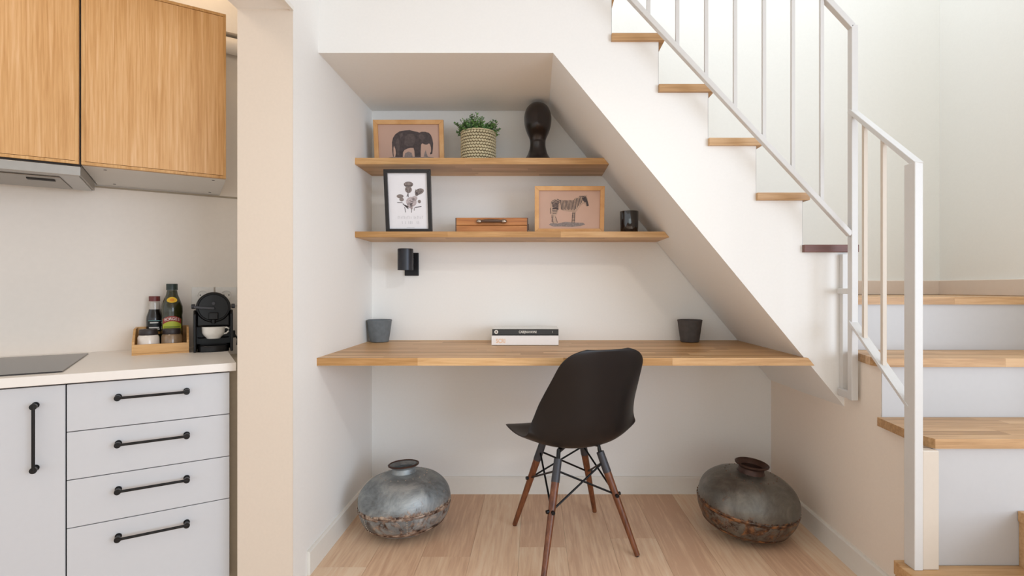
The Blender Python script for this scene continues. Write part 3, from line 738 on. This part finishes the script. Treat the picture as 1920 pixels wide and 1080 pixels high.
text('lettering', 'CABIJNAVAVNI', .0150, 'white_print', b2, (.01, -.0003, .014), (PI/2, 0, 0), sx=.78, bold=.0002)
m = MB().lathe([(.0001, 0), (.0085, 0), (.0085, .0004), (.0001, .0004)], 24, Matrix.Translation((-.130, 0, .0145)) @ Matrix.Rotation(PI/2, 4, 'X')); em = m.build('emblem', 'white_print', b2)
MB().lathe([(.0001, 0), (.0045, 0), (.0045, .0003), (.0001, .0003)], 16, Matrix.Translation((-.130, -.0004, .0145)) @ Matrix.Rotation(PI/2, 4, 'X')).build('emblem_centre', 'ink_mid', em)
MB().box((.1195, -.0004, .010), (.1205, 0, .019)).build('mark', 'white_print', b2)

# ------------------------------------------------------------ kitchen: base units, worktop, hob
def kroot(name, label, cat, t, s, z, group=None): return thing(name, label, cat, kpt(t, s, z), KA, group)
ZW = .753; WT = .028
wt = MB().box((-1.6, 0, ZW-WT), (0, WD-.001, ZW)).build('worktop', 'counter', bevel=.002); wt.location = K0; wt.rotation_euler.z = KA
tag(wt, 'white laminate kitchen worktop carrying the hob and coffee machine', 'worktop')
def handle(parent, p, q, off=.03):
    p, q = Vector(p), Vector(q); d = (q-p).normalized(); o = Vector((0, -off, 0))
    h = MB().rod(p+o-d*.003, q+o+d*.003, .0042, seg=12).rod(p, p+o, .0062, .0062, 12).rod(q, q+o, .0062, .0062, 12)
    for e in (p, q): h.rod(e+o*.82, e+o*1.12, .0088, .0088, 14)
    h.rod(p, p+o*.08, .009, .009, 14).rod(q, q+o*.08, .009, .009, 14)
    return h.build('handle', 'handle', parent, smooth=True)
FY = .015
dr = kroot('drawer_unit', 'white base unit with four drawers and black bar handles', 'cabinet', -.0182, FY, 0)
x1, x0 = 0, -.4208
MB().box((x0+.001, .0185, .02), (x1-.001, .56, ZW-WT-.002)).build('body', 'carcass', dr)
MB().box((x0, .0162, .02), (x1, .0184, ZW-WT-.003)).build('gap_back', 'dark_gap', dr)
zs = [.7195, .5775, .4345, .2915, .022]
for k in range(4):
    d = MB().box((x0+.0018, 0, zs[k+1]+.0025), (x1-.001, .016, zs[k])).build('drawer', 'front', dr, bevel=.001)
    zc = (.671, .528, .386, .241)[k]
    handle(d, (-.2985, 0, zc), (-.1225, 0, zc))
fu = kroot('filler_strip', 'narrow beige filler strip between the drawers and the pillar', 'panel', -.0175, .045, 0)
MB().box((0, 0, .0), (.10, .5, ZW-WT-.001)).build('panel', 'filler', fu)
dc = kroot('door_unit', 'white base cabinet with a vertical black bar handle under the hob', 'cabinet', -.4395, FY, 0)
MB().box((-.599, .0185, .02), (-.001, .56, ZW-WT-.002)).build('body', 'carcass', dc)
MB().box((-.6, .0162, .02), (0, .0184, ZW-WT-.003)).build('gap_back', 'dark_gap', dc)
d = MB().box((-.598, 0, .0245), (-.0012, .016, .7195)).build('door', 'front', dc, bevel=.001)
handle(d, (-.066, 0, .487), (-.066, 0, .668))
hb = kroot('induction_hob', 'black glass hob set in the white worktop', 'hob', -.452, .05, ZW)
MB().box((-.59, 0, 0), (0, .53, .004)).build('glass', 'glass_hob', hb, bevel=.0015)
# upper cabinets and hood
UZ0, UZ1 = 1.415, 2.03; UF = WD-.425
def upper(label, t0, t1):
    c = kroot('wall_cabinet', label, 'cabinet', t1, UF, UZ0, 'oak wall cabinets above the worktop'); L = t1-t0
    MB().box((-L+.001, .019, 0), (-.001, .422, UZ1-UZ0-.002)).build('body', 'carcass', c)
    d = MB().box((-L+.0115, .0005, .0115), (-.0115, .017, UZ1-UZ0-.0115)).build('door', 'door_oak', c)
    e = .010
    m = MB().box((-L+.0015, -.001, .0), (-.0015, .018, e)).box((-L+.0015, -.001, UZ1-UZ0-e), (-.0015, .018, UZ1-UZ0)).box((-L+.0015, -.001, e), (-L+.0015+e, .018, UZ1-UZ0-e)).box((-.0015-e, -.001, e), (-.0015, .018, UZ1-UZ0-e))
    m.build('door_edging', 'door_edge', d, bevel=.0008)
    for px, py in ((-.04, .06), (-.36, .06), (-.04, .36), (-.36, .36)):
        MB().lathe([(0, -.0008), (.005, -.0008), (.005, 0)], 12, Matrix.Translation((px, py, 0))).build('screw_cap', 'jar_lid', c)
    return c
# solve cabinet ends along the run
CT1 = (Vector((-1.157, 1.990, 0))-K0).dot(dK); CT0 = CT1-.418
upper('right oak wall cabinet with a white underside beside the pillar', CT0, CT1)
upper('left oak wall cabinet above the steel cooker hood', CT0-.604, CT0-.003)
hdn = kroot('cooker_hood', 'slim steel cooker hood under the left oak cabinet', 'hood', CT0-.001, UF+.002, 1.3775)
MB().box((-.60, .0, .0), (0, .016, .030)).build('front_strip', 'steel', hdn, bevel=.001)
MB().box((-.60, .017, .004), (-.0, .345, .036)).build('body', 'steel_dim', hdn)
MB().box((-.60, .0, .0305), (-.0, .016, .0325)).box((-.6, .004, .0325), (0, .017, .0374)).build('shadow_gap', 'dark_gap', hdn)
MB().box((-.60, .018, .000), (-.006, .34, .0038)).build('underside', 'steel', hdn, bevel=.001)
for a in (-.30, -.02):
    MB().box((a-.25, .06, -.004), (a-.04 if a > -.1 else a-.01, .31, -.0002)).build('grease_filter', 'steel_dim', hdn, bevel=.003)
MB().box((-.15, .10, -.0075), (-.08, .125, -.0042)).build('latch', 'dark_gap', hdn)

# sockets
def socket(t, lab):
    s = kroot('wall_socket', lab, 'socket', t, WD, .970, 'pair of socket plates')
    MB().box((-.041, -.009, -.041), (.041, -.0005, .041)).build('plate', 'white_plastic', s, bevel=.002)
    MB().lathe([(.0001, -.0002), (.018, -.0002), (.019, .003), (.022, .003), (.022, .0)], 28, Matrix.Translation((0, -.009, .005)) @ Matrix.Rotation(PI/2, 4, 'X')).build('socket_well', 'white_plastic', s, smooth=True)
    MB().rod((-.0095, -.0085, .005), (-.0095, -.0098, .005), .0026, seg=8).rod((.0095, -.0085, .005), (.0095, -.0098, .005), .0026, seg=8).build('holes', 'socket_hole', s)
socket(-.078, 'left white wall socket plate, mostly hidden by the coffee machine'); socket(.010, 'right white wall socket plate, nearest the pillar above the coffee machine')

# ------------------------------------------------------------ spice box and bottles
BX = Vector((-1.505, 1.98, ZW))
bx = thing('wooden_caddy', 'small bamboo caddy holding bottles and jars on the worktop', 'caddy', BX, KA)
bw, bd = .180, .212
MB().box((0, 0, .0), (bw, bd, .006)).build('bottom', 'box_wood', bx)
MB().box((0, 0, .0065), (bw, .008, .040)).build('front_panel', 'box_wood', bx, bevel=.001)
MB().box((0, bd-.008, .0065), (bw, bd, .095)).build('back_panel', 'box_wood', bx, bevel=.001)
for xa in (0, bw-.008):
    MB().prism([(.0085, .0065), (bd-.0085, .0065), (bd-.0085, .094), (bd*.45, .094), (.0085, .050)], 'x', xa, xa+.008).build('side_panel', 'box_wood', bx, bevel=.001)
zb0 = ZW+.006
CAMA = lambda x, y: math.atan2(-y, -x)
def arcpatch(r0, r1, z0, z1, a, half, mat, parent, name, n=14):
    MB().lathe([(r0, z0), (r1, z1)], n, a0=a-half, a1=a+half).build(name, mat, parent, smooth=True)
def arctext(body, r, z, size, mat, parent, a, step, name='lettering', arch=0):
    n = len(body)
    for i, chh in enumerate(body):
        if chh == ' ': continue
        aa = a+(i-(n-1)/2)*step; dz = -arch*((i-(n-1)/2)/(n/2))**2
        text(name, chh, size, mat, parent, (r*math.cos(aa), r*math.sin(aa), z+dz), (PI/2, 0, aa+PI/2), extrude=.0001)
# vinegar bottle
sx_, sy_ = -1.557, 2.172; a = CAMA(sx_, sy_)
sv = thing('vinegar_bottle', 'dark vinegar bottle with a red cap in the caddy', 'bottle', (sx_, sy_, zb0))
MB().lathe([(0, 0), (.026, 0), (.0285, .004), (.0285, .118), (.027, .132), (.0205, .152), (.0195, .160), (0, .160)], 32).build('glass_body', 'soy', sv, smooth=True)
MB().lathe([(.0196, .1602), (.0185, .180), (.0168, .192), (0, .192)], 32).build('neck', 'clear', sv, smooth=True)
MB().lathe([(0, .193), (.0192, .193), (.0195, .212), (.019, .2135), (0, .2135)], 28).build('cap', 'red_cap', sv, smooth=True)
lb = MB().lathe([(.0287, .052), (.0287, .117)], 24, a0=a-.9, a1=a+.9).build('label', 'label_black', sv, smooth=True)
arcpatch(.0290, .0290, .1135, .1160, a, .8, 'teal_print', lb, 'label_band')
for z0, z1, hf in ((.104, .1085, .5), (.0845, .0885, .62), (.0775, .082, .7)): arcpatch(.0290, .0290, z0, z1, a-.05, hf, 'white_print', lb, 'label_line')
arcpatch(.0290, .0290, .060, .070, a+.2, .55, 'tan_print', lb, 'label_band')
# oil bottle
ox_, oy_ = -1.4855, 2.172; a = CAMA(ox_, oy_)
ob = thing('oil_bottle', 'tall green olive oil bottle with a yellow label in the caddy', 'bottle', (ox_, oy_, zb0))
MB().lathe([(0, 0), (.034, 0), (.0365, .004), (.0365, .12), (.0355, .135), (.0375, .150), (.0365, .172), (.029, .196), (.0205, .220), (.0175, .238), (0, .238)], 36).build('glass_body', 'oil', ob, smooth=True)
MB().lathe([(0, .2385), (.0198, .2385), (.0198, .262), (.019, .264), (0, .264)], 28).build('cap', 'green_cap', ob, smooth=True)
lb = MB().lathe([(.0369, .042), (.0369, .122)], 24, a0=a-1.0, a1=a+1.0).build('label', 'lime', ob, smooth=True)
arcpatch(.0372, .0372, .088, .092, a, .8, 'lime_dark', lb, 'label_line'); arcpatch(.0372, .0372, .066, .074, a, .9, 'yellow', lb, 'label_band')
arcpatch(.0373, .0373, .082, .0845, a, .6, 'lime_dark', lb, 'label_line')
# red arched banner
m = MB(); n = 16; vs = []
for i in range(n+1):
    u = -1+2*i/n; aa = a+u*.95; z = .134-.014*u*u
    for dz in (-.013, .008): vs.append((.0376*math.cos(aa), .0376*math.sin(aa), z-.008+dz))
m._add(vs, [(2*i, 2*i+2, 2*i+3, 2*i+1) for i in range(n)]); bn = m.build('label_banner', 'red', lb, smooth=True)
arctext('BORGES', .0379, .1225, .0155, 'white_print', lb, a, .25, 'label_letter', arch=.006)
# yellow oval on the shoulder
m = MB(); vs = [(0, 0)]+[(.62*math.cos(2*PI*i/20), .0115*math.sin(2*PI*i/20)) for i in range(20)]
def shoulder(z): return .0365+(.029-.0365)*(z-.172)/.024 if z < .196 else .029+(.0205-.029)*(z-.196)/.024
pts = []
for (u, v) in vs:
    z = .199+v; r = shoulder(z)+.0022; pts.append((r*math.cos(a+u), r*math.sin(a+u), z))
m._add(pts, [(0, i+1, (i+1) % 20+1) for i in range(20)]); m.build('shoulder_label', 'yellow', ob)
m = MB(); pts = []
for (u, v) in vs:
    z = .199+v*.55; r = shoulder(z)+.0029; pts.append((r*math.cos(a+u*.4), r*math.sin(a+u*.4), z))
m._add(pts, [(0, i+1, (i+1) % 20+1) for i in range(20)]); m.build('shoulder_emblem', 'orange', ob)
for (x, y, lab, mt) in ((-1.490, 2.046, 'salt jar with white contents and a dark lid in the caddy', 'salt'), (-1.4315, 2.092, 'pepper jar with brown contents and a dark lid in the caddy', 'pepper')):
    j = thing('spice_jar', lab, 'jar', (x, y, zb0), group='spice jars in the bamboo caddy')
    MB().lathe([(0, 0), (.032, 0), (.0345, .004), (.0355, .03), (.0345, .058), (.030, .066), (0, .066)], 32).build('jar_body', mt, j, smooth=True)
    MB().lathe([(0, .0665), (.0300, .0665), (.0312, .069), (.0295, .086), (.028, .088), (0, .088)], 32).build('lid', 'jar_lid', j, smooth=True)

# ------------------------------------------------------------ coffee machine and cup
cmx, cmy = -1.272, 2.100
CA = math.radians(31)
cm = thing('coffee_machine', 'compact black capsule coffee machine beside the pillar', 'coffee machine', (cmx, cmy, ZW), CA)
# local: x across, y away from viewer
MB().box((-.060, .07, .0), (.060, .225, .165)).build('body', 'black', cm, smooth=True, bevel=.014, seg=3)
for s in (-1, 1):
    MB().prism([(0.0, 0), (.09, 0), (.09, .165), (.02, .165), (.0, .150)], 'x', s*.0625-.005, s*.0625+.005).build('side_arm', 'black', cm, bevel=.003)
MB().box((-.060, .02, .098), (.060, .10, .166)).build('hood', 'black', cm, bevel=.008)
MB().box((-.062, .062, .028), (.062, .075, .12)).build('back_panel', 'black', cm)
MB().lathe([(0, 0), (.058, 0), (.060, .003), (.060, .19), (0, .19)], 40, Matrix.Translation((0, .012, .176)) @ Matrix.Rotation(-PI/2, 4, 'X')).build('round_head', 'black', cm, smooth=True, bevel=0)
MB().lathe([(.050, 0), (.052, -.002), (.056, -.002), (.058, 0)], 40, Matrix.Translation((0, .012, .176)) @ Matrix.Rotation(-PI/2, 4, 'X')).build('head_ring', 'wire', cm, smooth=True)
for s in (-1, 1):
    MB().lathe([(0, 0), (.0085, 0), (.0095, .002), (.0095, .012), (0, .014)], 16, Matrix.Translation((s*.062, .03, .180)) @ Matrix.Rotation(s*PI/2, 4, 'Y')).build('hinge_knob', 'sleeve', cm, smooth=True)
MB().bar((-.066, .004, .178), (.004, .002, .172), .008, .010).build('lever', 'sleeve', cm, bevel=.002)
MB().rod((0, .010, .192), (0, -.003, .192), .006, seg=14).build('button', 'sleeve', cm, smooth=True)
MB().box((-.016, -.006, .128), (.016, .03, .156)).rod((0, .01, .112), (0, .01, .13), .008, seg=14).build('spout', 'black', cm, bevel=.003)
MB().lathe([(0, 0), (.055, 0), (.055, .003), (0, .003)], 32, Matrix.Translation((0, .062, .052)) @ Matrix.Scale(.8, 4, (0, 1, 0))).build('cup_support', 'black', cm)
MB().lathe([(0, 0), (.054, 0), (.054, .022), (.052, .024), (0, .024)], 36, Matrix.Translation((0, .022, 0)) @ Matrix.Scale(.55, 4, (0, 1, 0))).build('drip_tray', 'black', cm, smooth=True)
MB().tube([(.055, .2, .06), (.075, .2, .055), (.09, .21, .03), (.088, .22, .004)], .004, 8).build('cable', 'black', cm, smooth=True)
MB().box((.0655, .10, .045), (.078, .12, .075)).build('side_tab', 'black', cm, bevel=.003)
c0 = cm.matrix_basis if False else Matrix.Translation((cmx, cmy, ZW)) @ Matrix.Rotation(CA, 4, 'Z')
cpw = c0 @ Vector((0, .024, .052))
cup = thing('coffee_cup', 'white ceramic cup in the coffee machine', 'cup', cpw, math.radians(20))
MB().lathe([(0, 0), (.024, 0), (.026, .004), (.036, .014), (.0405, .024), (.0415, .047), (.040, .047), (.038, .026), (.022, .007), (0, .006)], 36, Matrix.Diagonal((.98, .9, 1, 1))).build('bowl', 'ceramic', cup, smooth=True)
MB().tube([(.036, 0, .041), (.046, 0, .043), (.054, 0, .038), (.053, 0, .028), (.045, 0, .020), (.034, 0, .017)], .0032, 8).build('handle', 'ceramic', cup, smooth=True)
